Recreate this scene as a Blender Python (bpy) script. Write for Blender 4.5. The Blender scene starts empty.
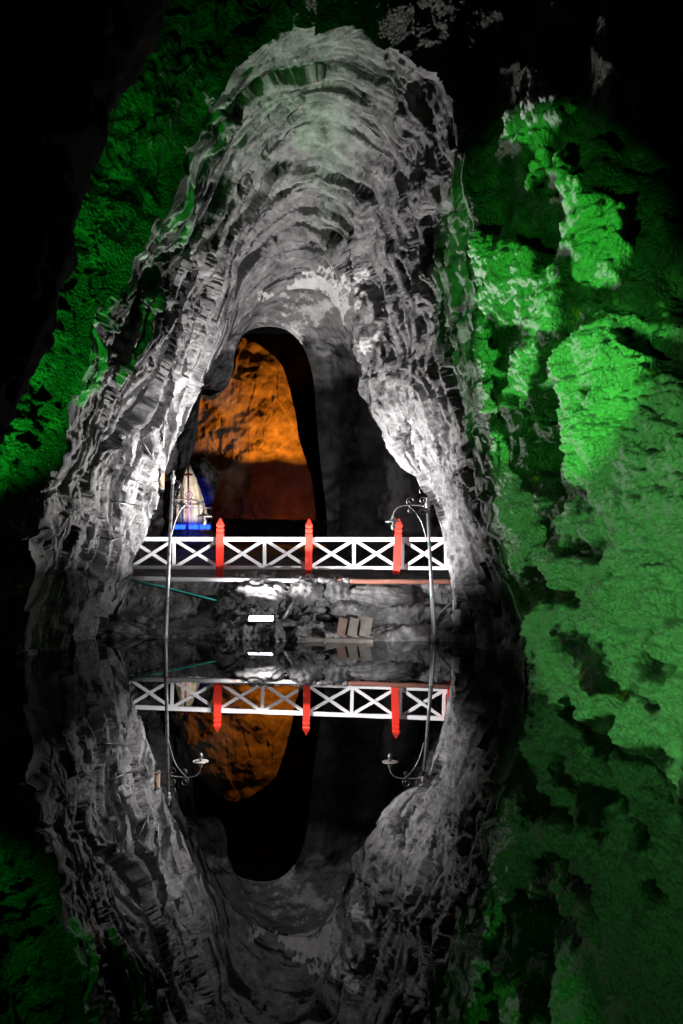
import bpy, bmesh, math, random
import numpy as np
from mathutils import Vector, Matrix

# ------------------------------------------------------------------ camera
F = 900.0; CH = 2.7; CX = 341.5; HY = 512.0; ROLL = math.radians(0.8)
scene = bpy.context.scene
COL = scene.collection
cam_d = bpy.data.cameras.new('camera'); cam = bpy.data.objects.new('camera', cam_d)
COL.objects.link(cam); scene.camera = cam
cam_d.sensor_fit = 'VERTICAL'; cam_d.sensor_height = 24.0
cam_d.lens = 24.0 * F / 1024.0
cam_d.clip_end = 200
cam.matrix_world = Matrix.Translation((0, 0, CH)) @ Matrix.Rotation(math.pi/2, 4, 'X') @ Matrix.Rotation(ROLL, 4, 'Z')

def P(px, py, D):
    """point in the place seen at a pixel, D metres ahead"""
    a = (px-CX); b = (HY-py)
    x = a*math.cos(ROLL) - b*math.sin(ROLL); z = a*math.sin(ROLL) + b*math.cos(ROLL)
    return np.array([x*D/F, D, CH + z*D/F])
def to_px(V):
    a = V[..., 0]*F/V[..., 1]; b = (V[..., 2]-CH)*F/V[..., 1]
    x = a*math.cos(ROLL) + b*math.sin(ROLL); z = -a*math.sin(ROLL) + b*math.cos(ROLL)
    return CX + x, HY - z

# ------------------------------------------------------------------ world, view, lights
w = bpy.data.worlds.new('world'); scene.world = w; w.use_nodes = True
w.node_tree.nodes['Background'].inputs[0].default_value = (0.02, 0.022, 0.025, 1)
w.node_tree.nodes['Background'].inputs[1].default_value = 0.02
scene.view_settings.view_transform = 'Standard'; scene.view_settings.look = 'None'
scene.view_settings.gamma = 1; scene.view_settings.use_curve_mapping = False
scene.view_settings.exposure = 0.0
try:
    scene.cycles.use_denoising = True
    scene.cycles.max_bounces = 6; scene.cycles.diffuse_bounces = 3; scene.cycles.glossy_bounces = 4
    scene.cycles.sample_clamp_indirect = 4
except Exception: pass

def aim(o, target):
    d = Vector(target) - o.location
    o.rotation_euler = d.to_track_quat('-Z', 'Y').to_euler()
def spot(name, loc, target, energy, color, angle, blend=0.3, radius=0.05):
    l = bpy.data.lights.new(name, 'SPOT'); l.energy = energy; l.color = color
    l.spot_size = math.radians(angle); l.spot_blend = blend; l.shadow_soft_size = radius
    o = bpy.data.objects.new(name, l); COL.objects.link(o); o.location = tuple(loc); aim(o, tuple(target)); return o
def area(name, loc, target, energy, color, sx, sy, spread=180):
    l = bpy.data.lights.new(name, 'AREA'); l.energy = energy; l.color = color
    l.shape = 'RECTANGLE'; l.size = sx; l.size_y = sy; l.spread = math.radians(spread)
    o = bpy.data.objects.new(name, l); COL.objects.link(o); o.location = tuple(loc); aim(o, tuple(target)); return o

FLOOD = P(261, 615, 19.4)
area('white_floodlight_beam', FLOOD + np.array([0, 0, .06]), FLOOD + np.array([0.1, -.4, 3.0]), 1000, (1, .97, .95), .5, .12, 150)
spot('white_shore_spot_left', (-3.9, 17.6, .7), P(428, 506, 20.1), 11500, (1, .97, .97), 50, 1, .04)
spot('white_shore_spot_right', (2.0, 17.0, .5), P(178, 462, 20.2), 9500, (1, .97, .97), 48, 1, .04)
spot('added_bridge_fill', (2.3, 16.5, .5), P(270, 592, 20.5), 1300, (1, .98, .98), 80, .8, .04)  # added unseen lamp that brightens the railing and the bank
spot('green_flood_low', (-3.5, 3.0, .9), (3.4, 10.4, 2.4), 1900, (.2, 1, .19), 36, .3, .05)
spot('green_flood_high', (-3.5, 4.0, .9), (2.85, 13.0, 5.6), 4000, (.06, 1, .06), 25, .3, .05)
spot('green_flood_left', (-7.2, 12.0, .6), (-6.6, 15.0, 5.4), 3800, (.02, 1, .05), 58, .6, .06)
spot('added_green_roof_fill', (-3.6, 7.0, .6), (-3.2, 14.3, 9.6), 1700, (.02, 1, .04), 38, .7, .06)  # extra green lamp, added to spread green over the arch top
spot('orange_flood', (P(345, 535, 35.9)[0], 35.9, 1.85), P(250, 400, 41.0), 3300, (1, .26, .014), 120, .4, .03)
spot('added_orange_bounce', P(300, 520, 37.6), P(255, 500, 41.0), 26, (1, .14, .02), 130, .6, .3)  # added faint lamp standing in for orange bounce low on the rock
spot('added_orange_spill', P(334, 528, 31.5), P(306, 541, 30.8), 160, (1, .3, .01), 70, .6, .05)  # added lamp that makes the orange pool of light on the floor
spot('blue_flood_shrine', P(199, 506, 32.2), P(203, 482, 33.2), 40, (.03, .06, 1), 100, .5, .1)
spot('blue_front_light', P(192, 527, 29.2), P(192, 520, 30.4), 8, (.05, .09, 1), 150, .5, .1)
spot('warm_shrine_light', P(200, 520, 27.8), P(188, 495, 30.6), 420, (1, .85, .66), 40, .6, .1)

# ------------------------------------------------------------------ noise
rng = np.random.RandomState(7)
PERM = rng.permutation(256); PERM = np.concatenate([PERM, PERM, PERM])
GR = rng.normal(size=(256, 3)); GR /= np.linalg.norm(GR, axis=1)[:, None]
def noise(p):
    i = np.floor(p).astype(int); f = p - i; i &= 255
    u = f*f*f*(f*(f*6-15)+10)
    out = 0
    for dx in (0, 1):
        for dy in (0, 1):
            for dz in (0, 1):
                h = PERM[PERM[PERM[(i[..., 0]+dx) & 255] + ((i[..., 1]+dy) & 255)] + ((i[..., 2]+dz) & 255)]
                g = GR[h]
                d = g[..., 0]*(f[..., 0]-dx) + g[..., 1]*(f[..., 1]-dy) + g[..., 2]*(f[..., 2]-dz)
                wgt = (u[..., 0] if dx else 1-u[..., 0])*(u[..., 1] if dy else 1-u[..., 1])*(u[..., 2] if dz else 1-u[..., 2])
                out = out + d*wgt
    return out*1.6
def fbm(p, n=4, gain=.5, lac=2.03):
    a = 1; s = 0
    for k in range(n):
        s = s + a*noise(p + k*17.3); p = p*lac; a *= gain
    return s
def ridged(p, n=4, gain=.5, lac=2.1):
    a = 1; s = 0
    for k in range(n):
        s = s + a*(1-2*np.abs(noise(p + k*9.1))); p = p*lac; a *= gain
    return s
RJ = rng.rand(256, 3)
def voronoi(p):
    """distance to the nearest cell point, and a random value of that cell"""
    i = np.floor(p).astype(int); best = np.full(p.shape[:-1], 9.0); val = np.zeros(p.shape[:-1])
    for dx in (-1, 0, 1):
        for dy in (-1, 0, 1):
            for dz in (-1, 0, 1):
                c = i + np.array([dx, dy, dz])
                h = PERM[PERM[PERM[c[..., 0] & 255] + (c[..., 1] & 255)] + (c[..., 2] & 255)]
                d = np.sqrt((((c + RJ[h]) - p)**2).sum(-1))
                m = d < best; best = np.where(m, d, best); val = np.where(m, h/255.0, val)
    return best, val
def facet(p, n=1, gain=.5, lac=2.3):
    """broken planes: each cell is a tilted flat face"""
    a = 1; s = 0
    for k in range(n):
        q = p + k*7.7; i = np.floor(q).astype(int); best = np.full(q.shape[:-1], 9.0); val = np.zeros(q.shape[:-1])
        for dx in (-1, 0, 1):
            for dy in (-1, 0, 1):
                for dz in (-1, 0, 1):
                    c = i + np.array([dx, dy, dz])
                    h = PERM[PERM[PERM[c[..., 0] & 255] + (c[..., 1] & 255)] + (c[..., 2] & 255)]
                    e = q - (c + RJ[h]); d = (e*e).sum(-1); m = d < best
                    best = np.where(m, d, best); val = np.where(m, (e*GR[h]).sum(-1) + (h/255.0-.5)*.5, val)
        s = s + a*val; p = p*lac; a *= gain
    return s
def sstep(a, b, x):
    t = np.clip((x-a)/(b-a), 0, 1); return t*t*(3-2*t)

# ------------------------------------------------------------------ mesh helpers
def tag(o, label=None, cat=None, group=None, kind=None):
    if label: o['label'] = label
    if cat: o['category'] = cat
    if group: o['group'] = group
    if kind: o['kind'] = kind
    return o
def link(name, me, m, parent=None):
    o = bpy.data.objects.new(name, me); COL.objects.link(o)
    if m: me.materials.append(m)
    if parent: o.parent = parent
    return o
def grid_mesh(name, V, m, mask=None, parent=None, smooth=True):
    nu, nv = V.shape[:2]
    me = bpy.data.meshes.new(name)
    idx = np.arange(nu*nv).reshape(nu, nv)
    q = np.stack([idx[:-1, :-1], idx[1:, :-1], idx[1:, 1:], idx[:-1, 1:]], -1).reshape(-1, 4)
    me.vertices.add(nu*nv); me.vertices.foreach_set('co', V.reshape(-1).astype(np.float32))
    me.loops.add(q.size); me.loops.foreach_set('vertex_index', q.reshape(-1).astype(np.int32))
    me.polygons.add(len(q)); me.polygons.foreach_set('loop_start', (np.arange(len(q))*4).astype(np.int32))
    me.update(calc_edges=True)
    me.polygons.foreach_set('use_smooth', np.full(len(q), smooth))
    if mask is not None:
        at = me.attributes.new('crust', 'FLOAT', 'POINT'); at.data.foreach_set('value', mask.reshape(-1).astype(np.float32))
    me.update()
    return link(name, me, m, parent)
def resample(pts, n, smooth=True):
    """Catmull-Rom through the points, by index"""
    pts = np.array(pts, float); k = len(pts)
    t = np.linspace(0, k-1, n); i = np.clip(np.floor(t).astype(int), 0, k-2); f = (t-i)[:, None]
    if not smooth: return pts[i]*(1-f) + pts[i+1]*f
    p0 = pts[np.clip(i-1, 0, k-1)]; p1 = pts[i]; p2 = pts[i+1]; p3 = pts[np.clip(i+2, 0, k-1)]
    return .5*((2*p1) + (-p0+p2)*f + (2*p0-5*p1+4*p2-p3)*f**2 + (-p0+3*p1-3*p2+p3)*f**3)
def loft(sections, ts, nu, nv, smooth_v=False):
    S = np.array([resample(s, nu) for s in sections])            # k,nu,3
    tt = np.linspace(0, 1, nv); out = np.zeros((nu, nv, 3)); ts = np.array(ts)
    for j, t in enumerate(tt):
        i = min(max(np.searchsorted(ts, t, side='right')-1, 0), len(ts)-2)
        f = (t-ts[i])/(ts[i+1]-ts[i])
        if smooth_v:
            a = S[max(i-1, 0)]; b = S[i]; c = S[i+1]; d = S[min(i+2, len(ts)-1)]
            out[:, j] = .5*((2*b)+(-a+c)*f+(2*a-5*b+4*c-d)*f*f+(-a+3*b-3*c+d)*f**3)
        else: out[:, j] = S[i]*(1-f) + S[i+1]*f
    return out
def rim_shift(V, wgt):
    """large and medium relief of the arch edge, the same on both sides of the edge"""
    d = V - np.array([-1.0, 0, 4.0]); d[..., 1] = 0; d /= np.linalg.norm(d, axis=-1)[..., None]
    a = .22*fbm(V*.7 + 31, 3) + .14*facet(V*1.3 + 12 + .3*fbm(V, 2)[..., None], 2)
    return V + (d*a[..., None] + np.array([0, -1, 0])*(.2*fbm(V*.8+60, 3))[..., None])*wgt[..., None]
def normals(V):
    du = np.gradient(V, axis=0); dv = np.gradient(V, axis=1)
    n = np.cross(du, dv); n /= (np.linalg.norm(n, axis=-1)[..., None] + 1e-9); return n

class MB:
    """collects solids and links them as one mesh object"""
    def __init__(s): s.bm = bmesh.new()
    def box(s, c, size, rot=None, bevel=0):
        r = bmesh.ops.create_cube(s.bm, size=1); M = Matrix.Translation(Vector(c)) @ (rot.to_4x4() if rot else Matrix()) @ Matrix.Diagonal((*size, 1))
        bmesh.ops.transform(s.bm, matrix=M, verts=r['verts'])
        if bevel:
            ed = list({e for v in r['verts'] for e in v.link_edges})
            bmesh.ops.bevel(s.bm, geom=ed, offset=bevel, segments=2, affect='EDGES', profile=.6)
        return s
    def bar(s, a, b, wd, th, up=(0, 1, 0), bevel=0):
        a = Vector(a); b = Vector(b); x = (b-a).normalized(); y = Vector(up); y = (y - x*y.dot(x)).normalized(); z = x.cross(y)
        R = Matrix((x, y, z)).transposed()
        return s.box((a+b)/2, ((b-a).length, th, wd), R, bevel)
    def tube(s, pts, r, n=8, cap=True):
        pts = [Vector(p) for p in pts]; rs = r if hasattr(r, '__len__') else [r]*len(pts)
        rings = []; prev = None
        for i, p in enumerate(pts):
            t = (pts[min(i+1, len(pts)-1)] - pts[max(i-1, 0)]).normalized()
            if prev is None:
                a = Vector((0, 0, 1)) if abs(t.z) < .9 else Vector((1, 0, 0)); u = t.cross(a).normalized()
            else: u = (prev - t*prev.dot(t)).normalized()
            prev = u; v = t.cross(u)
            rings.append([s.bm.verts.new(p + (u*math.cos(2*math.pi*k/n) + v*math.sin(2*math.pi*k/n))*rs[i]) for k in range(n)])
        for i in range(len(rings)-1):
            for k in range(n):
                f = s.bm.faces.new((rings[i][k], rings[i][(k+1) % n], rings[i+1][(k+1) % n], rings[i+1][k])); f.smooth = True
        if cap: s.bm.faces.new(rings[0][::-1]); s.bm.faces.new(rings[-1])
        return s
    def lathe(s, base, prof, n=16, axis=(0, 0, 1)):
        base = Vector(base); ax = Vector(axis).normalized()
        return s.tube([base + ax*h for h, r in prof], [max(r, .0005) for h, r in prof], n)
    def build(s, name, m, parent=None, loc=None):
        me = bpy.data.meshes.new(name); bmesh.ops.recalc_face_normals(s.bm, faces=s.bm.faces)
        s.bm.to_mesh(me); s.bm.free(); o = link(name, me, m, parent)
        if parent is not None: o.matrix_parent_inverse = Matrix.Translation(-parent.location)
        return o
def empty(name, loc, label=None, cat=None, group=None):
    o = bpy.data.objects.new(name, None); COL.objects.link(o); o.location = tuple(loc); o.empty_display_size = .1
    return tag(o, label, cat, group)

# ------------------------------------------------------------------ materials
G = lambda v, t=(1, .98, .99): (v*t[0], v*t[1], v*t[2])
def new_mat(name):
    m = bpy.data.materials.new(name); m.use_nodes = True; nt = m.node_tree
    return m, nt, nt.nodes['Principled BSDF']
def ramp(nt, fac, stops):
    r = nt.nodes.new('ShaderNodeValToRGB'); e = r.color_ramp.elements
    while len(e) < len(stops): e.new(.5)
    for i, (p, c) in enumerate(stops): e[i].position = p; e[i].color = (*c, 1)
    nt.links.new(fac, r.inputs[0]); return r.outputs[0]
def tex_noise(nt, scale, detail=8, rough=.6, vec=None, dist=0):
    n = nt.nodes.new('ShaderNodeTexNoise'); n.inputs['Scale'].default_value = scale; n.inputs['Detail'].default_value = detail
    n.inputs['Roughness'].default_value = rough; n.inputs['Distortion'].default_value = dist
    if vec is None:
        g = nt.nodes.new('ShaderNodeTexCoord'); vec = g.outputs['Object']
    nt.links.new(vec, n.inputs['Vector']); return n.outputs['Fac']
def scaled(nt, sc):
    g = nt.nodes.new('ShaderNodeTexCoord'); m = nt.nodes.new('ShaderNodeMapping'); m.inputs['Scale'].default_value = sc
    nt.links.new(g.outputs['Object'], m.inputs['Vector']); return m.outputs['Vector']
def mixc(nt, fac, a, b):
    m = nt.nodes.new('ShaderNodeMix'); m.data_type = 'RGBA'
    if hasattr(fac, 'links'): nt.links.new(fac, m.inputs[0])
    else: m.inputs[0].default_value = fac
    for s, v in ((6, a), (7, b)):
        if hasattr(v, 'links'): nt.links.new(v, m.inputs[s])
        else: m.inputs[s].default_value = (*v, 1)
    return m.outputs[2]
def bump(nt, bs, h, strength, dist):
    b = nt.nodes.new('ShaderNodeBump'); b.inputs['Strength'].default_value = strength; b.inputs['Distance'].default_value = dist
    nt.links.new(h, b.inputs['Height']); nt.links.new(b.outputs[0], bs.inputs['Normal'])
def rock_mat(name, stops, *a_, rock_tone=None, fine=None, **k_):
    return rock_mat_(name, stops, *a_, rock_tone=rock_tone, fine=fine, **k_)
def rock_mat_(name, stops, scale=1.1, rough=.8, bscale=14, bstr=.6, bdist=.04, spec=.3, stretch=(1, 1, 1), crust=None, stain=None, rock_tone=None, fine=None):
    m, nt, bs = new_mat(name); v = scaled(nt, stretch)
    c = ramp(nt, tex_noise(nt, scale, 10, .68, v, .3), stops)
    if stain is not None:
        c = mixc(nt, ramp(nt, tex_noise(nt, stain[0], 4, .5), [(stain[2], (0, 0, 0)), (stain[2]+.05, (1, 1, 1))]), c, stain[1])
    if rock_tone is not None:
        a = nt.nodes.new('ShaderNodeAttribute'); a.attribute_name = 'rock_tone'
        c = mixc(nt, ramp(nt, a.outputs['Fac'], [(rock_tone[0], (0, 0, 0)), (rock_tone[1], (1, 1, 1))]), G(.02), c)
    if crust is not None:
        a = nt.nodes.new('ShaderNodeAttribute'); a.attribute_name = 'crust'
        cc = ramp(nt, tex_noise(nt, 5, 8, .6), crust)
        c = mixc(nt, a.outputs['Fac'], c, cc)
    nt.links.new(c, bs.inputs['Base Color']); bs.inputs['Roughness'].default_value = rough
    bs.inputs['Specular IOR Level'].default_value = spec
    hgt = tex_noise(nt, bscale, 12, .78, v)
    if fine:
        vo = nt.nodes.new('ShaderNodeTexVoronoi'); vo.inputs['Scale'].default_value = fine[0]; vo.feature = 'F1'
        nt.links.new(scaled(nt, (1, .5, 1)), vo.inputs['Vector'])
        mm = nt.nodes.new('ShaderNodeMath'); mm.operation = 'MULTIPLY_ADD'; nt.links.new(vo.outputs['Distance'], mm.inputs[0]); mm.inputs[1].default_value = -fine[1]
        nt.links.new(hgt, mm.inputs[2]); hgt = mm.outputs[0]
    bump(nt, bs, hgt, bstr, bdist)
    return m
def plain(name, color, rough=.5, metal=0, spot_c=None, sscale=12, lo=.5, hi=.6, bstr=.15):
    m, nt, bs = new_mat(name)
    n = tex_noise(nt, sscale, 6, .6)
    if spot_c: c = ramp(nt, n, [(lo, color), (hi, spot_c)])
    else: c = ramp(nt, n, [(.3, tuple(x*.85 for x in color)), (.7, color)])
    nt.links.new(c, bs.inputs['Base Color']); bs.inputs['Roughness'].default_value = rough; bs.inputs['Metallic'].default_value = metal
    bump(nt, bs, n, bstr, .01); return m
def glow(name, color, strength):
    m, nt, bs = new_mat(name); bs.inputs['Emission Color'].default_value = (*color, 1); bs.inputs['Emission Strength'].default_value = strength
    bs.inputs['Base Color'].default_value = (*color, 1); return m

M_gray = rock_mat('grey_salt_rock', [(.34, G(.08)), (.45, G(.2)), (.55, G(.3)), (.7, G(.45))], 2.6, .75, 13, 1.0, .11, .35, rock_tone=(.22, .42),
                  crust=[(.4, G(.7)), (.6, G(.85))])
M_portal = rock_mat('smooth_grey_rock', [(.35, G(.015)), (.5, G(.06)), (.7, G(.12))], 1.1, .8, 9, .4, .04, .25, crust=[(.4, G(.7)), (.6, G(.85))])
M_dark = rock_mat('unlit_black_rock', [(.4, G(.003)), (.7, G(.014))], 1.2, 1.0, 9, .5, .05, .02)  # shade of the unlit rock is put into this near-black colour
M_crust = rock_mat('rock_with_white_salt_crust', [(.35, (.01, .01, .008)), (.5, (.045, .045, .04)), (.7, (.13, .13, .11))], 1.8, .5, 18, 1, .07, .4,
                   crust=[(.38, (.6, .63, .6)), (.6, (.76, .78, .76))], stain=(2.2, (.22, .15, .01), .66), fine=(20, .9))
M_left = rock_mat('fractured_dark_rock', [(.35, (.01, .01, .008)), (.5, (.06, .06, .055)), (.7, (.2, .2, .18))], 1.6, .45, 10, .8, .06, .5)
M_orange = rock_mat('pale_brown_rock', [(.3, (.3, .27, .25)), (.5, (.5, .46, .42)), (.7, (.75, .7, .66))], 1.6, .6, 8, .5, .06, .4)
M_bank = rock_mat('wet_grey_bank_rock', [(.38, G(.015)), (.5, G(.06)), (.6, G(.12)), (.75, G(.22))], 2.2, .65, 16, .9, .05, .45)
M_boulder = rock_mat('pale_boulder', [(.35, G(.03)), (.5, G(.08)), (.7, G(.14))], 4, .7, 20, .7, .04, .3)

# water: still, mirror-like and black underneath
M_water, nt, bs = new_mat('still_black_water')
bs.inputs['Base Color'].default_value = (.003, .004, .004, 1); bs.inputs['Roughness'].default_value = 0.0
bs.inputs['IOR'].default_value = 1.42; bs.inputs['Specular IOR Level'].default_value = .5
bump(nt, bs, tex_noise(nt, 1.3, 2, .5), .015, .02)

# ------------------------------------------------------------------ the cave
# arch outlines, 18 points each from left foot over the top to right foot: (px, py, D)
RIM = [(22, 720, 16.2), (25, 640, 16.2), (33, 555, 16), (50, 480, 15.8), (87, 362, 15.5), (119, 294, 15.3), (150, 231, 15.2), (200, 144, 15.1), (248, 60, 14.8),
       (320, 18, 14.5), (395, 38, 14.5), (445, 95, 14.5), (468, 180, 14.5), (470, 300, 14.5), (482, 420, 14.5), (500, 530, 14.5), (520, 620, 14.3), (534, 720, 13.9)]
MIDS = [(85, 680, 18.4), (86, 640, 18.5), (92, 590, 18.5), (106, 530, 18.4), (122, 460, 18.2), (150, 395, 18), (180, 325, 17.8), (205, 255, 17.8), (245, 165, 17.8),
       (310, 112, 17.8), (375, 150, 17.8), (410, 210, 17.8), (422, 300, 17.8), (437, 385, 17.8), (452, 450, 17.8), (472, 540, 17.8), (490, 610, 17.6), (500, 690, 17.2)]
BACK = [(122, 660, 20), (124, 628, 20), (130, 585, 20), (143, 540, 20), (158, 497, 20.2), (177, 445, 20.6), (197, 392, 21.2), (219, 358, 22), (243, 322, 23.4),
       (285, 294, 24), (322, 296, 23.8), (345, 332, 23), (358, 385, 21.8), (376, 425, 21), (400, 462, 20.4), (427, 492, 20), (446, 560, 19.8), (462, 660, 19.6)]
def pts3(sec): return np.array([P(*q) for q in sec])
RIM3, MID3, BACK3 = pts3(RIM), pts3(MIDS), pts3(BACK)
for A in (RIM3, MID3, BACK3): A[0, 2] = -.8; A[-1, 2] = -.8
c0 = np.array([-1.0, 0, 4.0])
def outward(A, dist, dD):
    B = A.copy(); d = A - c0; d[:, 1] = 0; d /= np.linalg.norm(d, axis=1)[:, None]; B += d*dist; B[:, 1] += dD; return B
TOPW = np.array([1, 1, 1, 1, 1, 1, 1, .9, .5, .3, .3, .5, .9, 1, 1, 1, 1, 1])[:, None]
B1 = BACK3 + (outward(BACK3, .7, .5) - BACK3)*TOPW + np.array([0, .05, 0])
B2 = BACK3 + (outward(BACK3, 1.3, 2.2) - BACK3)*TOPW + np.array([0, .3, 0])
B3 = outward(BACK3, 1.2, 0); B3[:, 1] = 26.4; B3[:, 2] = np.maximum(B3[:, 2], -.8)
V = loft([RIM3, MID3, BACK3, B1, B2, B3], [0, .42, .78, .84, .9, 1.0], 1000, 340)
N = normals(V)
cen = np.array([-1.0, 0, 4.0]); inw = cen - V; inw[..., 1] = 0
N *= np.sign((N*inw).sum(-1))[..., None]
u = np.linspace(0, 1, V.shape[0])[:, None]*np.ones(V.shape[1]); 
vv = np.linspace(0, 1, V.shape[1])[None, :]*np.ones((V.shape[0], 1))
L = V.copy()
wob = fbm(V*.5, 2)*.5
wv = np.stack([.25*fbm(V*.8+i*5, 3) for i in range(3)], -1)
Q = np.stack([u*8, V[..., 1]*1.25 + wob*.8 + u*3, .25*V[..., 2]], -1) + wv
d = .28*fbm(V*.42 + 3, 3) + .34*facet(Q*np.array([.8, .7, .5]), 1) + .20*facet(Q*np.array([1.1, 1.6, 1]) + 4, 1) + .10*facet(Q*np.array([2.3, 4, 2]) + 9, 1) + .045*facet(Q*np.array([5, 9, 4]) + 9, 1)
d += .10*np.abs(fbm(Q*np.array([.7, 1.6, 1]) + 5, 3))
d += .05*fbm(Q*np.array([2.0, 7.0, 1.5]), 4, .6) + .022*fbm(V*np.array([9, 9, 7]), 3)
rock_tone = fbm(Q*np.array([1.4, 3.0, 1.4])+33, 5, .62) - .5*(sstep(.12, .3, u)*sstep(.5, .38, u)*sstep(.62, .45, vv))  # random dark veins, with rock darker over the upper left front
smooth_top = sstep(.60, .76, vv)*sstep(.3, .42, u)*(1-sstep(.62, .72, u))
edge = 1 - .65*np.exp(-((vv-.78)/.05)**2)
d *= edge*(1-.6*smooth_top)*(1-.35*sstep(.36, .44, u)*sstep(.64, .56, u)); 
V2 = V + N*((d-.05)*sstep(0, .10, vv))[..., None]
V2 = rim_shift(V2, sstep(.22, 0, vv))
px, py = to_px(V2)
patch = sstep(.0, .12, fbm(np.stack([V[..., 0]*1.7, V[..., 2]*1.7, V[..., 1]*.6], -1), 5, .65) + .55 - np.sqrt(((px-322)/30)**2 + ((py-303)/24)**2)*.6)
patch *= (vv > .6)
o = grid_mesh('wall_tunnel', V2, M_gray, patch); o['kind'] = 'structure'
at = o.data.attributes.new('rock_tone', 'FLOAT', 'POINT'); at.data.foreach_set('value', (rock_tone*.5+.5).reshape(-1).astype(np.float32))

# portal wall with its opening and the dark passage behind it
OPEN = [(150, 640, 26), (160, 560, 26), (168, 518, 26), (175, 488, 26), (190, 462, 26), (197, 438, 26), (199, 412, 26), (205, 390, 26), (224, 390, 26), (233, 372, 26),
        (235, 352, 26), (244, 334, 26), (264, 326, 26), (286, 330, 26), (303, 347, 26), (313, 378, 26), (317, 425, 26), (321, 470, 26), (326, 510, 26), (328, 560, 26), (330, 640, 26)]
OUT = []
for (x, y, D_) in OPEN: OUT.append((x, y))
OPEN3 = np.array([P(x, y, 26.0) for x, y, D_ in OPEN]); OPEN3[[0, -1], 2] = 0
nU = 420
A = resample(B3, 400); 
# outer outline matched to the opening by angle share
O_ = resample(OPEN3, nU); E_ = resample(B3, nU)
tt = np.linspace(0, 1, nU)
E_ = np.array([[np.interp(t, np.linspace(0, 1, nU), E_[:, k]) for k in range(3)] for t in tt])
In1 = O_.copy(); In1[:, 1] += 1.2; In1[:, 0] += np.where(O_[:, 0] < -2.2, -.5, .35)
In2 = O_.copy(); In2[:, 1] += 4.0; cxm = -2.7; In2[:, 0] = cxm + (In2[:, 0]-cxm)*1.9; In2[:, 2] = np.where(In2[:, 2] > 4, 4 + (In2[:, 2]-4)*1.25, In2[:, 2])
rows = []
for t in np.linspace(0, 1, 120): rows.append(E_*(1-t) + O_*t)
for t in np.linspace(0, 1, 30)[1:]: rows.append(O_*(1-t) + In1*t)
for t in np.linspace(0, 1, 40)[1:]: rows.append(In1*(1-t) + In2*t)
V = np.stack(rows, 1)
N = np.zeros_like(V); N[..., 1] = -1
amp = np.ones(V.shape[:2]); amp[:, 110:] = .5
d = (.28*fbm(V*.6 + 8, 3) + .10*ridged(V*1.2, 4) + .04*fbm(V*4, 4))
d *= amp
px, py = to_px(V)
d -= 1.0*sstep(.0, 1, 1-np.abs((px-360)/34))*sstep(330, 380, py)*.6            # the recess between the buttresses
d += .7*np.exp(-((px-400)/22)**2)*sstep(430, 470, py)
d *= (1-.6*sstep(345, 325, py))
V2 = V + N*d[..., None]
px, py = to_px(V2)
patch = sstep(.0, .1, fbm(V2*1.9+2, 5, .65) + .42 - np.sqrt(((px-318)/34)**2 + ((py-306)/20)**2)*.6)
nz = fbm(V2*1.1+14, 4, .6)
pale_zone = sstep(352, 338, py + 16*nz)*sstep(365, 350, px + 14*nz)*(.36+.08*nz) + .30*sstep(-.1, .25, 1-np.sqrt(((px-412)/26)**2 + ((py-490)/52)**2) + .5*nz)  # paler along the top and in an oval on the right
patch = np.clip(np.maximum(patch, pale_zone), 0, 1)
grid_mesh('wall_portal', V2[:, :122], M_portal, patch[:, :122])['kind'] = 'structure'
grid_mesh('wall_passage', V2[:, 121:], M_dark)['kind'] = 'structure'

# the front hall: sections from the arch rim towards the camera
def sec(D, pts): return np.array([[x, D, z] for x, z in pts])
H1 = RIM3 + (outward(RIM3, .95, -.1)-RIM3)*np.r_[np.full(9, 1.0), [.8, .6, .45, .3, .25, .25, .25, .25, .25]][:, None]; H1[0, 2] = H1[-1, 2] = -.8
HD = [(-5.7, -.8), (-5.75, .4), (-5.7, 1.8), (-5.6, 3), (-5.0, 4.9), (-4.6, 6), (-4.2, 7), (-3.6, 8.6), (-2.6, 10.4), (-.7, 11.6), (1.0, 11.5), (2.3, 10.4), (3.0, 8.8),
      (3.25, 6.6), (3.3, 4.4), (3.3, 2.6), (3.35, 1.0), (3.3, -.8)]
HD = [(x-.75 if k < 9 else x, z) for k, (x, z) in enumerate(HD)]
LAMP = np.array([-1.76, 19.4, .45])
def beyond(D, k=1.08):
    """the arch edge thrown outwards from the floodlight: the hall opens wider than the light from the bore"""
    f = (LAMP[1]-D)/(LAMP[1]-RIM3[:, 1:2])*k; B = LAMP + (RIM3-LAMP)*f; B[:, 1] = D; B[[0, -1], 2] = -.8; B[1, 2] = min(B[1, 2], .8); return B
def hall(D, A, k=1.08):
    B = beyond(D, k); m = np.r_[np.ones(12), [.5], np.zeros(5)][:, None]
    return A*(1-m) + B*m
S12 = sec(11.7, HD)
S9 = sec(9.2, [(x*1.04 + (.12 if x > 0 else 0), z*1.03) for x, z in HD]); S9[-2:, 0] = 3.5; S9[12:16, 0] = (6.6, 6.4, 4.7, 3.8)
S6 = sec(6, [(x*1.12, z*1.05) for x, z in HD]); S1 = sec(1.5, [(x*1.15, z*1.05) for x, z in HD]); Sm = sec(-4, [(x*1.15, z) for x, z in HD])
S13 = .5*(H1 + S12); S13[:, 1] = 13.2; S13 = hall(13.2, S13, 1.12); S12 = hall(11.7, S12)
S6[12:16, 0] = S1[12:16, 0] = (7.2, 7.2, 6.2, 4.6)
T9 = hall(11.7, S9); T9[:, 1] = 9.2; S9 = T9
for A_, Dd in ((S6, 6), (S1, 1.5), (Sm, -4)): A_[:12] = S9[:12]; A_[:, 1] = Dd
V = loft([RIM3, H1, S13, S12, S9, S6, S1, Sm], [0, .08, .40, .57, .78, .9, .96, 1], 1600, 620)
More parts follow.
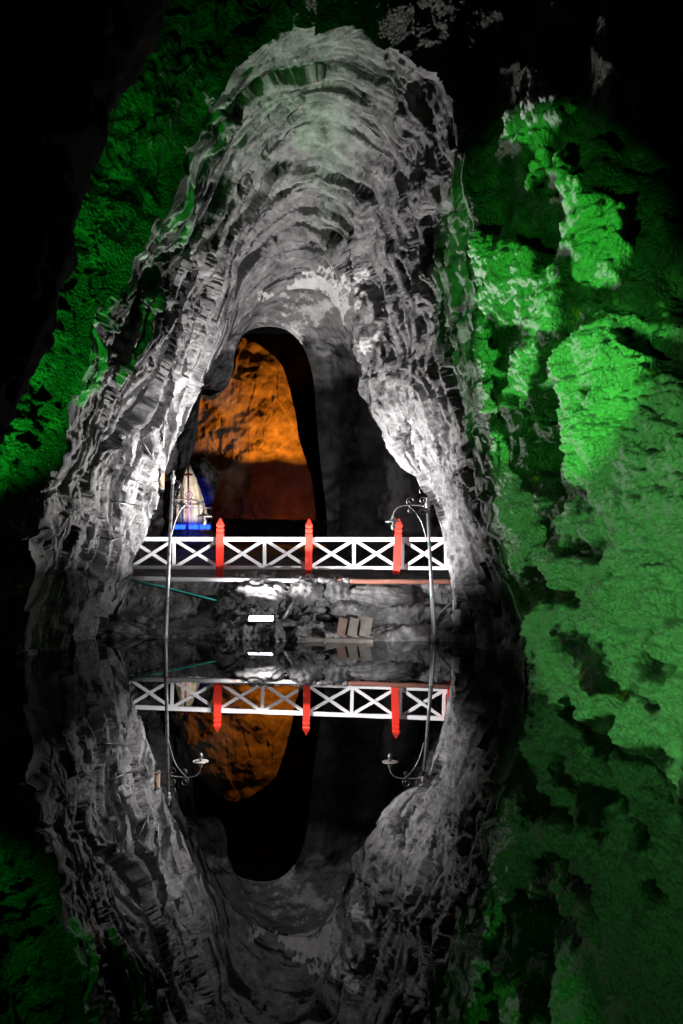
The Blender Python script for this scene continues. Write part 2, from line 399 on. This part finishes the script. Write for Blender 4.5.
u = np.linspace(0, 1, V.shape[0])[:, None]*np.ones(V.shape[1]); vv = np.linspace(0, 1, V.shape[1])[None, :]*np.ones((V.shape[0], 1))
N = normals(V); inw = np.array([-.8, 0, 4.5]) - V; inw[..., 1] = 0
N *= np.sign((N*inw).sum(-1))[..., None]
seam = sstep(0, .06, vv)
# left: angular blocks
iL = int(1600*.56)
ub = sstep(.56, .66, u)*1.0
V = rim_shift(V, sstep(.10, 0, vv))
def left_relief(V):
    Q = V*np.array([.9, .6, .55]) + .35*fbm(V*.9, 3)[..., None]
    vd, vr = voronoi(Q)
    return .35*fbm(V*.45 + 40, 3) + .30*facet(Q*np.array([1, 1, 1.3])+2, 3, .5) + .08*np.abs(fbm(V*2+7, 4)) + .03*fbm(V*6, 4)
VL, NL, sL = V[:iL], N[:iL], seam[:iL]
NL = NL + np.array([0, -.6, 0]); NL /= np.linalg.norm(NL, axis=-1)[..., None]
VLd = VL + NL*(left_relief(VL)*sL)[..., None]
grid_mesh('wall_left', VLd, M_crust, np.zeros(VLd.shape[:2]))['kind'] = 'structure'
# right: salt crust lying on dark rock
iR = iL-1
VR, NR, sR, vR = V[iR:], N[iR:], seam[iR:], vv[iR:]
VR = np.array(VR); 
px, py = to_px(VR + np.where(VR[..., 1:2] < 1, np.nan, 0)); px = np.nan_to_num(px, nan=2000); py = np.nan_to_num(py, nan=0)
wx = np.stack([fbm(VR*np.array([1.2, .45, 1.2])+70+i*5, 4, .6) for i in range(2)], -1); px0, py0 = px, py
px = px + 16*wx[..., 0]; py = py + 16*wx[..., 1]
def blob(x, y, rx, ry, a=0):
    c, s = math.cos(math.radians(a)), math.sin(math.radians(a)); dx, dy = px-x, py-y
    return 1 - np.sqrt(((dx*c+dy*s)/rx)**2 + ((-dx*s+dy*c)/ry)**2)
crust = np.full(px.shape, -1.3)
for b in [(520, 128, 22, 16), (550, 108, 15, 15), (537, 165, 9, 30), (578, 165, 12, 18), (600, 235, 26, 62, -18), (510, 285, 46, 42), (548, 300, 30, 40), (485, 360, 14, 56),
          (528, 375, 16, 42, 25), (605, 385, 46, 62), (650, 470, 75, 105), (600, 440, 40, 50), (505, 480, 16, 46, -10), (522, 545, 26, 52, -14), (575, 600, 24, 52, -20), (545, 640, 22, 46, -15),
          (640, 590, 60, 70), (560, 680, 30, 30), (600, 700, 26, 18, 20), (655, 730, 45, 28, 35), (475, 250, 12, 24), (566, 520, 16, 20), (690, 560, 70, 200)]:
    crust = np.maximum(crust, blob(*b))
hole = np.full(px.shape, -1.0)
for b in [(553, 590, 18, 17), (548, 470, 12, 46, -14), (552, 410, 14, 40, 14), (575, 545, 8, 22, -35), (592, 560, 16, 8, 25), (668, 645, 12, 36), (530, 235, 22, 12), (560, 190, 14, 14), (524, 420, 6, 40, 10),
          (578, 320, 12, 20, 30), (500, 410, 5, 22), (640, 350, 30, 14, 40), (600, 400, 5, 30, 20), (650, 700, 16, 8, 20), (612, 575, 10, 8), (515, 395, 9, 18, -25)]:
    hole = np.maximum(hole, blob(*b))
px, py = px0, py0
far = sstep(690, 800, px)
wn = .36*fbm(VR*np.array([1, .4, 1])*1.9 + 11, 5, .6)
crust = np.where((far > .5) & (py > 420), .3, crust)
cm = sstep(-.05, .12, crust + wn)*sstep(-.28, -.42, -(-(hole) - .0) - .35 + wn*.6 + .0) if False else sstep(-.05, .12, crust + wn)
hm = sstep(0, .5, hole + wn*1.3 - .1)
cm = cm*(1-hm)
NR = NR + np.array([0, -.9, 0]); NR /= np.linalg.norm(NR, axis=-1)[..., None]
SQ = VR*np.array([1, .45, 1])
warp = .10*np.stack([fbm(SQ*2.2+i*9, 2) for i in range(3)], -1)
v1, _ = voronoi((SQ+warp)*3.4); v2, _ = voronoi((SQ+warp)*8); v3, _ = voronoi(SQ*17)
pk = lambda v: 1-np.clip(v/.62, 0, 1.2)**2
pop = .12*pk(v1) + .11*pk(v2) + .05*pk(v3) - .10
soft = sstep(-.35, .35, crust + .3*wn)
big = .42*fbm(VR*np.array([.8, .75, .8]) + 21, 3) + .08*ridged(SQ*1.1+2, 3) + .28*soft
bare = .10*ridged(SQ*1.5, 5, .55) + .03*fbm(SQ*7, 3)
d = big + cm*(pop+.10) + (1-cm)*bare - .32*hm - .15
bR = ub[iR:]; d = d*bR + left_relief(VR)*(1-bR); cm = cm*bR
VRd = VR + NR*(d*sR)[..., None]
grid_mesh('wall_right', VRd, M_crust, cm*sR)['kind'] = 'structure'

# near unlit rock hanging over the left of the hall
edge_px = [(175, -60), (150, 0), (137, 37), (115, 75), (94, 112), (84, 144), (69, 187), (56, 250), (44, 294), (31, 350), (9, 381), (-10, 420), (-40, 480)]
e = resample(edge_px, 160); secs = []
for k, (x, y) in enumerate(e):
    p = P(x, y, 7.6); q = np.array([p[0]-.05, 6.2, p[2]]); r_ = np.array([-6.9, 5.0, p[2]-.6]); bk = np.array([-5.2, 10.3, p[2]+.3]); b2 = np.array([-6.9, 10.6, p[2]])
    secs.append(resample([r_, q*.6+r_*.4+np.array([0, -.2, 0]), q, p, (p+bk)/2+np.array([-.2, 0, 0]), bk, b2], 110))
V = np.array(secs); N = normals(V)
V = V + N*(.10*ridged(V*1.2, 4)+.05*fbm(V*3, 3))[..., None]
grid_mesh('ceiling', V, M_dark)['kind'] = 'structure'

# back chamber: a lit rock mass standing before a black-coloured unlit back wall
rk = [(150, 640, 41.5), (160, 560, 40.8), (168, 500, 40.6), (176, 440, 40.6), (188, 390, 40.8), (208, 355, 41), (238, 338, 41.3), (262, 347, 41.2), (282, 366, 41), (292, 400, 41), (300, 440, 40.8), (311, 480, 40.6), (318, 520, 40.4), (322, 560, 40.4), (322, 640, 40.4)]
R0 = resample([P(*q) for q in rk], 360); ctr = P(240, 520, 39.6)
rows = []
for t in np.linspace(0, 1, 150):
    r = R0*t + ctr*(1-t); r[:, 1] = 39.8 + (R0[:, 1]-39.8)*t**3; rows.append(r)
for t in np.linspace(0, 1, 30)[1:]:
    r = R0.copy(); dd = R0-ctr; dd[:, 1] = 0; r = R0 - dd*.35*t*t; r[:, 1] += 4*t; rows.append(r)
V = np.stack(rows, 1)
N = np.zeros_like(V); N[..., 1] = -1; N[..., 0] = .3*(V[..., 0]-ctr[0])/3; N /= np.linalg.norm(N, axis=-1)[..., None]
d = .5*fbm(V*.45, 3) + .13*facet(V*np.array([1, 1, .6])+4, 3, .4)*.75 + .05*fbm(V*4, 3)
tvec = np.concatenate([np.linspace(0, 1, 150), np.linspace(1, .7, 29)])
V = V + N*(d*(1-.4*tvec[None, :]))[..., None]
tag(grid_mesh('rock_outcrop', V, M_orange), 'tall pale rock mass glowing orange beyond the dark opening', 'rock')
bw = loft([sec(28.5, []) if False else np.array([[-12, 29.5, z] for z in np.linspace(-1, 15, 6)]), np.array([[-13, 44, z] for z in np.linspace(-1, 15, 6)]),
           np.array([[-4, 47, z] for z in np.linspace(-1, 15, 6)]), np.array([[5, 45, z] for z in np.linspace(-1, 15, 6)]), np.array([[4.5, 29.5, z] for z in np.linspace(-1, 15, 6)])], [0, .3, .5, .7, 1], 90, 260)
bw = bw + normals(bw)*(.6*fbm(bw*.4, 4))[..., None]
grid_mesh('wall_back', bw, M_dark)['kind'] = 'structure'
xs = np.linspace(-14, 6, 120); ys = np.linspace(28.5, 47, 120); X_, Y_ = np.meshgrid(xs, ys, indexing='ij')
cl = np.stack([X_, Y_, 13 + 0*X_], -1); cl[..., 2] += .8*fbm(cl*.4, 4)
grid_mesh('ceiling', cl, M_dark)['kind'] = 'structure'

# ------------------------------------------------------------------ bank, bridge deck and far floor
Lp = [(17.6, -.8), (18.7, -.15), (19.0, .05), (19.6, .14), (20.1, .22), (20.3, .4), (20.42, .8), (20.48, 1.05), (20.6, 1.12), (21.2, 1.14), (22.4, 1.16), (26, 1.3), (30, 1.5), (33.5, 1.6)]
Mp = [(17.6, -.8), (18.7, -.15), (18.95, .05), (19.4, .12), (19.8, .25), (20.0, .42), (20.2, .62), (20.35, .85), (20.5, 1.08), (21.2, 1.14), (22.4, 1.16), (26, 1.3), (30, 1.5), (33.5, 1.6)]
Rp = [(17.6, -.8), (18.8, -.15), (19.05, .10), (19.25, .17), (19.95, .2), (20.0, .22), (20.03, .55), (20.08, .58), (20.38, .6), (20.42, 1.06), (20.5, 1.1), (21.2, 1.12), (26, 1.3), (33.5, 1.6)]
xs = np.linspace(-6.2, 3.8, 520); rows = []
npf = 420
# resample profiles densely near the bank
def prof(pp):
    pp = np.array(pp); seg = np.r_[0, np.cumsum(np.hypot(*np.diff(pp, axis=0).T))]
    s = np.r_[np.linspace(0, 4.6, 300, endpoint=False), np.linspace(4.6, seg[-1], 120)]
    return np.stack([np.interp(s, seg, pp[:, 0]), np.interp(s, seg, pp[:, 1])], -1)
pl, pm, pr = prof(Lp), prof(Mp), prof(Rp)
for x in xs:
    a = sstep(-2.9, -2.2, x); b = sstep(-.2, .25, x)
    p = pl*(1-a) + pm*a; p = p*(1-b) + pr*b
    rows.append(np.stack([np.full(len(p), x), p[:, 0], p[:, 1]], -1))
V = np.array(rows); N = normals(V); N *= np.sign(N[..., 2:3] - N[..., 1:2] + 1e-6)
xx = V[..., 0]; a = sstep(-2.9, -2.2, xx)*(1-sstep(-.2, .3, xx)); rgh = .35 + .65*a
deckm = sstep(20.6, 20.9, V[..., 1])
d = (.16*ridged(V*1.6+3, 4) + .06*fbm(V*4, 4) + .02*fbm(V*11, 3))*rgh*(1-.85*deckm)
shore = np.exp(-((V[..., 1]-19)/.5)**2)
d += shore*.08*fbm(V*np.array([1.2, 1, 1]), 4)
V = V + N*(d-.03)[..., None]
grid_mesh('floor', V, M_bank)['kind'] = 'structure'
xs = np.linspace(-13, 6, 160); ys = np.linspace(31, 46, 120); X_, Y_ = np.meshgrid(xs, ys, indexing='ij')
fl = np.stack([X_, Y_, 1.52 + .03*(Y_-31)], -1); fl[..., 2] += .05*fbm(fl*1.2, 4)
grid_mesh('floor', fl, M_bank)['kind'] = 'structure'
# dark kerb parapet before the orange lamp; added unseen wall cuts its beam
M_kerb = rock_mat('dark_kerb_stone', [(.4, (.03, .028, .026)), (.7, (.12, .11, .1))], 3, .8, 20, .5, .02)
def wobbly_wall(name, x0, x1, D, z0, z1, th, m, amp=.03, drop=0):
    o = np.array([[D-th/2, z0], [D-th/2, z1-.04], [D-th/2+.04, z1], [D+th/2-.04, z1], [D+th/2, z1-.04], [D+th/2, z0]])
    xs_ = np.linspace(x0, x1, 360); pr_ = resample(np.c_[o, np.zeros(6)], 60, False)
    V_ = np.stack([np.stack([np.full(60, x), pr_[:, 0], pr_[:, 1]], -1) for x in xs_]); V_[..., 2] -= drop*(V_[..., 2] > (z0+z1)/2)*sstep(-.36, -.04, V_[..., 0]); V_ += normals(V_)*(amp*fbm(V_*2, 4))[..., None]
    return grid_mesh(name, V_, m)
tag(wobbly_wall('unseen_shadow_wall', -7.5, 2.5, 36.46, 1.5, 2.27, .22, M_kerb, .004, .085), kind='structure')  # hidden wall added to give the orange light a level shadow edge
tag(wobbly_wall('trim_1', -7.5, 2.5, 35.0, 1.5, 2.36, .3, M_kerb, .05), kind='structure')

# water
xs = np.linspace(-9, 7, 3); ys = np.linspace(-5, 20.6, 3); X_, Y_ = np.meshgrid(xs, ys, indexing='ij')
wt = grid_mesh('water', np.stack([X_, Y_, 0*X_], -1), M_water); tag(wt, 'still black water of the cave pool mirroring the arch and bridge', 'water', kind='stuff')

# ------------------------------------------------------------------ boulders on the bank
def rock(name, c, r, m, seed, label, cat='rock', group=None, amp=.18, sub=5, fold=0):
    bm = bmesh.new(); bmesh.ops.create_icosphere(bm, subdivisions=sub, radius=1)
    v = np.array([x.co[:] for x in bm.verts])
    dd = amp*ridged(v*1.3+seed, 4, .5) + amp*.6*fbm(v*3+seed, 3)
    if fold: dd += fold*np.abs(np.sin(v[:, 2]*9 + v[:, 0]*4 + 3*fbm(v*1.6+seed, 2)))
    nv = v*(1+dd[:, None])*np.array(r)
    for b_, q in zip(bm.verts, nv): b_.co = q
    for f in bm.faces: f.smooth = True
    me = bpy.data.meshes.new(name); bm.to_mesh(me); bm.free(); o = link(name, me, m); o.location = tuple(c); return tag(o, label, cat, group)
rock('boulder', P(262, 600, 20.4), (.6, .36, .42), M_boulder, 2, 'big pale folded boulder lit up right behind the floodlight', fold=.10)
rock('boulder', P(306, 596, 20.3), (.36, .3, .36), M_bank, 5, 'dark rough boulder under the pipe between two red posts')
rock('boulder', P(337, 600, 20.3), (.3, .26, .4), M_bank, 9, 'pale craggy boulder below the pipe coupling')
rock('boulder', P(346, 612, 20.0), (.3, .3, .22), M_bank, 12, 'grey boulder leaning above the wooden planks')
rock('boulder', P(285, 628, 19.5), (.62, .38, .13), M_boulder, 15, 'low pale rock right of the floodlight at the waterline', amp=.25)
rock('boulder', P(376, 597, 20.3), (.62, .3, .26), M_boulder, 18, 'long pale slab rock built into the top stone step', amp=.12)
rock('boulder', P(470, 628, 19.5), (.55, .4, .25), M_bank, 22, 'grey rock at the foot of the right tunnel wall')
rock('boulder', P(120, 632, 19.3), (.5, .4, .18), M_bank, 28, 'grey rock at the foot of the left tunnel wall')
rock('boulder', P(228, 612, 20.2), (.28, .2, .28), M_bank, 31, 'small dark rock left of the pale folded boulder')
random.seed(4)
spots = [(140, 620, 19.6, .10), (152, 626, 19.4, .06), (210, 628, 19.5, .07), (243, 634, 19.3, .09), (236, 628, 19.5, .07), (300, 618, 19.9, .1), (318, 610, 20.0, .1), (326, 618, 19.8, .09), (312, 634, 19.2, .07),
         (390, 630, 19.5, .08), (410, 630, 19.5, .1), (372, 634, 19.3, .08), (450, 634, 19.2, .09), (290, 606, 20.1, .09), (333, 578, 20.6, .07), (388, 609, 20.2, .05), (182, 634, 19.2, .06), (400, 637, 19.1, .06)]
for k, (x, y, D_, r_) in enumerate(spots):
    rock('stone', P(x, y, D_), (r_*random.uniform(1, 1.7), r_, r_*.75), M_boulder if k % 3 == 0 else M_bank, 50+k*3, 'small %s loose stone on the %s of the rocky bank' % ('pale' if k % 3 == 0 else 'dark grey', 'left stretch' if x < 250 else 'middle stretch' if x < 345 else 'right stretch near the steps'), 'stone', 'loose %s stones on the bank %s' % ('pale' if k % 3 == 0 else 'dark', 'left' if x < 250 else 'middle' if x < 345 else 'right'), .22, 3)

# ------------------------------------------------------------------ metals and paints
M_white = plain('white_paint', (.78, .78, .8), .45)
M_red = plain('red_paint', (.72, .035, .02), .4)
M_steel = plain('galvanised_grey_steel', (.24, .24, .24), .45, .4, (.12, .06, .04), 9, .55, .62)
M_iron = plain('dark_wrought_iron', (.14, .14, .14), .42, .7)
M_teal = plain('teal_stained_steel', (.2, .2, .2), .45, .4, (.04, .14, .12), 5, .56, .62)
M_rust = plain('rusty_brown_pipe', (.16, .06, .04), .75, .1, (.3, .2, .16), 8, .6, .7)
M_pipe = plain('grey_pipe_with_rust', (.26, .26, .27), .6, .1, (.2, .09, .06), 5, .58, .66)
M_rope = plain('teal_plastic_hose', (.02, .38, .32), .5)
M_wood = plain('weathered_wood', (.075, .068, .06), .85, 0, (.04, .03, .025), 5, .45, .7, .5)
M_wood2 = plain('brown_wood', (.08, .05, .035), .85, 0, (.04, .03, .025), 5, .45, .7, .5)
M_black = plain('black_housing', (.02, .02, .02), .5)
M_lens = glow('lit_lens', (.86, .84, 1), 14)
M_tan = plain('tan_metal', (.5, .3, .2), .6)

# bridge railing
FD = lambda px: 21.35 - (px-130)*.0010
def R(px, py, dy=0): q = P(px, py, FD(px)); q[1] += dy; return q
fence = empty('bridge_railing', R(309, 578), 'white painted bridge railing with crossed braces and red pointed posts', 'railing')
xl, xr = 96, 492
MB().bar(R(xl, 539.0), R(xr, 539.5), .10, .07, bevel=.01).build('top_rail', M_white, fence)
MB().bar(R(xl, 567.3), R(xr, 568.3), .08, .07, bevel=.01).build('bottom_rail', M_white, fence)
nodes = [97, 130, 174, 220, 264.5, 309, 354, 398.5, 446, 492]
for x in (130, 174, 264.5, 354, 402.5, 446):
    MB().bar(R(x, 541), R(x, 567), .08, .05, bevel=.008).build('upright', M_white, fence)
for i in range(len(nodes)-1):
    a, b = nodes[i], nodes[i+1]
    a += 2 if a != 398.5 else 6; b -= 2
    MB().bar(R(a, 541, .012), R(b, 566.5, .012), .075, .03, bevel=.006).build('cross_brace', M_white, fence)
    MB().bar(R(a, 566.5, -.022), R(b, 541, -.022), .075, .03, bevel=.006).build('cross_brace', M_white, fence)
for (tx, ty, bx, by) in ((221, 518, 220, 578), (309.3, 518.5, 308.6, 579), (398.8, 518.5, 395.8, 574), (453, 519, 452, 577)):
    t, b = Vector(R(tx, ty, -.09)), Vector(R(bx, by, -.09)); ax = (t-b); H = ax.length; ax.normalize()
    s = .082
    mb = MB()
    prof_ = [(0, s), (H-.36, s), (H-.345, s*.8), (H-.33, s*.8), (H-.315, s), (H-.25, s), (H-.235, s*.75), (H-.215, s*.75), (H-.19, s*1.05), (H-.15, s*1.0), (H, .008)]
    rot = []
    x_ = Vector((1, 0, 0)); x_ = (x_-ax*x_.dot(ax)).normalized(); y_ = ax.cross(x_)
    rings = [[mb.bm.verts.new(b + ax*h + x_*(r*sx) + y_*(r*sy)) for sx, sy in ((1, 1), (-1, 1), (-1, -1), (1, -1))] for h, r in prof_]
    for i in range(len(rings)-1):
        for k in range(4): mb.bm.faces.new((rings[i][k], rings[i][(k+1) % 4], rings[i+1][(k+1) % 4], rings[i+1][k]))
    mb.bm.faces.new(rings[0][::-1]); mb.bm.faces.new(rings[-1])
    mb.build('post', M_red, fence)['label'] = 'red pointed post'

# pipes along the deck edge
def pipe_thing(name, a, b, r, m, label, coup=None):
    t = empty(name, a, label, 'pipe')
    pts = [a + (b-a)*k/8 + np.array([0, 0, .006*math.sin(k*2.1)]) for k in range(9)]
    MB().tube(pts, r, 12).build('pipe_run', m, t)
    for c in coup or []:
        q = a + (b-a)*c; dq = (b-a)/np.linalg.norm(b-a)*.07
        MB().tube([q-dq, q+dq], r*1.4, 12).build('coupling', M_steel, t)
    return t
pipe_thing('water_pipe', P(122, 578.5, 20.3), P(336, 581, 20.25), .052, M_pipe, 'pale grey pipe lying along the left deck edge below the railing', [.93])
pipe_thing('rusty_pipe', P(337, 581.3, 20.25), P(462, 582, 20.1), .055, M_rust, 'rusty brown pipe along the right deck edge above the stone steps', [.07])

# teal hose on the retaining wall
tube = lambda name, pts, r, m, label, cat, n=8: tag(MB().tube(pts, r, n).build(name, m), label, cat)
tube('hose', [P(132, 581, 20.25), P(160, 586, 20.22), P(195, 595, 20.2), P(230, 604, 20.15)], .018, M_rope, 'thin teal hose stretched across the left retaining wall', 'hose')
tube('stick', [P(281, 622, 19.75), P(293, 602, 19.95)], [.035, .03], M_steel, 'grey straight stick leaning beside the floodlight', 'stick')
tube('cable', [P(294, 609, 20.0), P(295, 618, 19.9), P(301, 627, 19.7), P(312, 632, 19.5), P(325, 634, 19.4)], .035, M_iron, 'thick dark cable curving down the bank rocks', 'cable')
tube('branch', [P(440, 613, 19.9), P(448, 606, 19.9), P(456, 599, 19.9)], [.02, .03, .025], M_wood, 'thin broken branch leaning on the right steps', 'branch')
tube('pole', [P(566, 306, 12.2), P(585, 303, 11.9), P(622, 302, 11.3)], .06, M_wood, 'short wooden pole sticking out of the green crusted wall', 'pole')
tube('stick', [P(140, 628, 19.3), P(158, 634, 19.1)], .02, M_wood2, 'thin brown stick lying on the shore left of the lamp post', 'stick')

# planks and boards
for k, (x0, lab) in enumerate(((341, 'leftmost of three short upright planks at the waterline'), (352, 'middle of three short upright planks at the waterline'), (364, 'rightmost of three short upright planks at the waterline'))):
    tag(MB().bar(P(x0+3.5, 619 - (k == 2)*1.5, 19.2), P(x0, 637, 18.9), .235, .05, up=(0, 1, .3), bevel=.008).build('plank', M_wood2 if k == 0 else M_wood), lab, 'plank', 'wooden planks by the steps')
tag(MB().bar(P(296, 639, 18.75), P(373, 641, 18.7), .09, .25, bevel=.015).build('timber_beam', M_wood), 'long weathered beam lying along the waterline', 'beam')
tag(MB().bar(P(337, 645, 18.5), P(372, 646.5, 18.5), .07, .2, bevel=.015).build('timber_beam', M_wood2), 'short dark beam half in the water before the planks', 'beam')

# floodlight
fl_ = empty('floodlight', P(261, 628, 19.65), 'lit white floodlight tilted upward on the rocky bank', 'floodlight')
cB = Vector(P(261, 620.5, 19.43)); Rt = Matrix.Rotation(math.radians(18), 3, 'X')
mb = MB(); mb.box(cB, (.58, .30, .09), Rt, .015)
for k in range(7): mb.box(cB + Rt @ Vector((-.24+.08*k, 0, -.07)), (.012, .24, .07), Rt)
hs_ = mb.build('housing', M_black, fl_)
MB().box(cB + Rt @ Vector((0, 0, .05)), (.52, .24, .012), Rt).build('lens', M_lens, hs_)['label'] = 'glowing white lens'
mb = MB()
for s_ in (-1, 1): mb.bar(cB + Vector((s_*.31, 0, 0)), cB + Vector((s_*.31, .02, -.24)), .03, .012)
mb.bar(cB + Vector((-.32, .02, -.24)), cB + Vector((.32, .02, -.24)), .03, .012); mb.build('bracket', M_iron, fl_)

# ------------------------------------------------------------------ lamp posts with scroll brackets
def lamp_post(label, base_px, top_px, D, side, m, arm_y, reach):
    b = Vector(P(*base_px, D)); t = Vector(P(*top_px, D)); ax = (t-b); H = ax.length; ax.normalize()
    root = empty('lamp_post', b, label, 'lamp post')
    MB().lathe(b - ax*.25, [(0, .09), (.25, .09), (.30, .095), (.33, .062), (.45, .055), (1.1, .05), (1.12, .058), (1.15, .05), (1.6, .038), (1.62, .046), (1.66, .038), (H+.12, .030)], 14, ax).build('pole', m, root)
    MB().lathe(b + ax*(H-.13), [(0, .034), (.02, .05), (.04, .03), (.08, .055), (.13, .06), (.17, .04), (.21, .012), (.25, .03), (.28, .002)], 12, ax).build('finial', M_steel, root)
    h0 = arm_y; o = b + ax*h0; X = Vector((side, -.12, 0)).normalized(); Z = Vector((0, 0, 1))
    pt = lambda a, c: o + X*a + Z*c
    arm = [pt(0, 0), pt(.2, .01), pt(reach*.62, .01), pt(reach*.85, -.04), pt(reach*.97, -.13), pt(reach, -.22)]
    arm = [Vector(q) for q in resample([q[:] for q in arm], 20)]
    MB().tube(arm, .015, 8).build('arm', M_steel, root)
    br = [Vector(q) for q in resample([pt(0, -.75)[:], pt(.08, -.45)[:], pt(.2, -.2)[:], pt(reach*.55, -.0)[:]], 16)]
    MB().tube(br, .012, 8).build('brace', M_iron, root)
    def scroll(cx_, cz_, r, a0, turn, name='scroll'):
        q = []
        for k in range(26):
            f = k/25; a = a0 + turn*f*2*math.pi*1.35; rr = r*(1-.72*f); q.append(pt(cx_ + rr*math.cos(a), cz_ + rr*math.sin(a)))
        MB().tube(q, .010, 6).build(name, M_iron, root)
    scroll(.10, -.11, .095, math.pi/2, 1); scroll(.10, .11, .095, -math.pi/2, -1); scroll(.36, .10, .095, -math.pi/2, 1); scroll(.34, -.10, .08, math.pi/2, -1)
    up = [Vector(q) for q in resample([pt(0, .36)[:], pt(.09, .40)[:], pt(.17, .34)[:], pt(.15, .25)[:]], 14)]
    MB().tube(up, .010, 6).build('scroll', M_iron, root)
    e_ = pt(reach, -.22)
    hd = MB().lathe(e_ + Vector((0, 0, -.13)), [(0, .165), (.012, .165), (.03, .12), (.06, .06), (.10, .035), (.14, .03), (.15, .015)], 18).build('lamp_shade', M_steel, root)
    MB().lathe(e_ + Vector((0, 0, -.30)), [(0, .01), (.03, .045), (.08, .05), (.13, .03), (.18, .025)], 12).build('bulb_holder', M_iron, hd)
    return root
lamp_post('slim iron lamp post with scroll bracket at the left shore', (165, 641), (173, 477), 18.95, 1, M_steel, 2.98, .70)
lamp_post('slim iron lamp post with scroll bracket at the right shore', (434.5, 640), (427.3, 504), 18.9, -1, M_teal, 2.82, .72)

# ------------------------------------------------------------------ small iron things on the left wall
pl_ = empty('wall_bracket', P(158, 482, 20.3), 'small tan metal bracket fixed to the edge of the left tunnel wall', 'bracket')
MB().box(P(162.5, 480, 20.2), (.07, .06, .34), None, .012).build('plate', M_tan, pl_)
MB().box(P(158, 486, 20.2), (.2, .05, .06), None, .01).build('arm', M_tan, pl_)
for zz in (472, 488): MB().lathe(P(162.5, zz, 20.15), [(-.02, .045), (.02, .045)], 10, (0, 1, 0)).build('bolt', M_steel, pl_)
rods = [((125, 477, 19.0), (146, 484, 19.3), 'upper of the thin iron rods pegged to the left tunnel wall'), ((112, 502, 18.7), (136, 505, 19.2), 'middle horizontal iron rod pegged to the left tunnel wall'),
        ((104, 544, 18.4), (124, 535, 18.9), 'lowest iron rod pegged to the left tunnel wall'), ((164, 410, 19.4), (163.5, 448, 19.6), 'upright thin iron rod high on the left tunnel wall'), ((141, 438, 18.8), (156, 465, 19.4), 'slanting iron rod above the other rods on the left wall')]
for a, b, lab in rods:
    pa, pb = P(*a), P(*b); off = np.array([.35, -.25, 0])
    pa2 = P(a[0], a[1], a[2]-.35); pb2 = P(b[0], b[1], b[2]-.35)
    tube('iron_rod', [pa2, (pa2+pb2)/2, pb2], .018, M_iron, lab, 'rod')['group'] = 'iron rods on the left wall'

# ------------------------------------------------------------------ salt column with its small railing beyond the bridge
D_ = 30.4
ringp = [(534, 17), (528, 16), (515, 14.5), (505, 12.5), (498, 11), (490, 9), (480, 6.3), (473, 4.3), (468, 2.4), (465, .6)]
xs_c = [191, 191, 191, 190.5, 190, 190, 189.5, 188.5, 188, 188]
rows = []
for (y, r), xc in zip(ringp, xs_c):
    rows.append([P(xc, y, D_) + np.array([math.cos(a)*r*D_/F, math.sin(a)*r*D_/F*.8, 0]) for a in np.linspace(0, 2*math.pi, 97)])
R_ = np.array([resample([rows[i][k] for i in range(len(rows))], 120) for k in range(97)])
ctr = R_.mean(0, keepdims=True); dn = R_-ctr; dn /= np.linalg.norm(dn, axis=-1)[..., None]+1e-6
ang = np.arctan2(dn[..., 1], dn[..., 0])
dd = .05*ridged(np.stack([np.cos(ang)*2.2, np.sin(ang)*2.2, R_[..., 2]*.35], -1), 3) + .03*fbm(np.stack([np.cos(ang)*2, np.sin(ang)*2, R_[..., 2]*3], -1), 3)
R_ = R_ + dn*dd[..., None]
M_salt = rock_mat('cream_salt', [(.3, (.4, .36, .3)), (.6, (.75, .7, .62))], 3, .6, 14, .5, .03)
tag(grid_mesh('salt_column', R_, M_salt), 'cream salt stalagmite lit blue behind a small railing', 'stalagmite')
pz = P(191, 531, D_)
rock('rock_ledge', (pz[0]-.1, pz[1], 1.45), (1.15, 1.0, .62), M_bank, 77, 'dark rock ledge carrying the salt stalagmite', amp=.08)
rock('boulder', P(202, 484, 33.2), (.5, .4, .75), M_bank, 91, 'rock glowing deep blue just behind the salt stalagmite', amp=.2)
rl = empty('small_railing', P(191, 531, D_-.95), 'small blue-lit iron railing around the salt stalagmite', 'railing')
M_bluegrey = plain('blue_grey_iron', (.25, .27, .4), .5, .3)
Q_ = lambda x, y: P(x, y, D_-.95)
for y in (508, 523): MB().tube([Q_(173, y), Q_(212, y)], .022, 8).build('rail', M_bluegrey, rl)
for x in (174, 180, 186, 193, 199, 205, 211): MB().tube([Q_(x, 506), Q_(x, 531)], .016, 6).build('baluster', M_bluegrey, rl)
M_blue = glow('blue_tube', (.02, .09, 1), 3.2)
for k, (x0, x1, lab) in enumerate(((174, 185, 'left'), (187.5, 198, 'middle'), (200, 210, 'right'))):
    tube('light_tube', [P(x0, 527, D_-.9), P(x1, 527, D_-.9)], .075, M_blue, lab + ' one of three glowing blue light tubes before the stalagmite', 'light tube', 10)['group'] = 'blue light tubes'
lp = empty('lantern_pole', P(188, 534, D_-1.15), 'thin purple pole with a small red ring before the stalagmite', 'pole')
M_purple = plain('purple_pole', (.32, .1, .3), .5)
MB().tube([P(188, 536, D_-1.15), P(188.3, 464, D_-1.15)], .028, 8).build('shaft', M_purple, lp)
MB().lathe(P(188.2, 475, D_-1.15), [(-.03, .05), (0, .16), (.03, .17), (.06, .05)], 16).build('ring', M_red, lp)
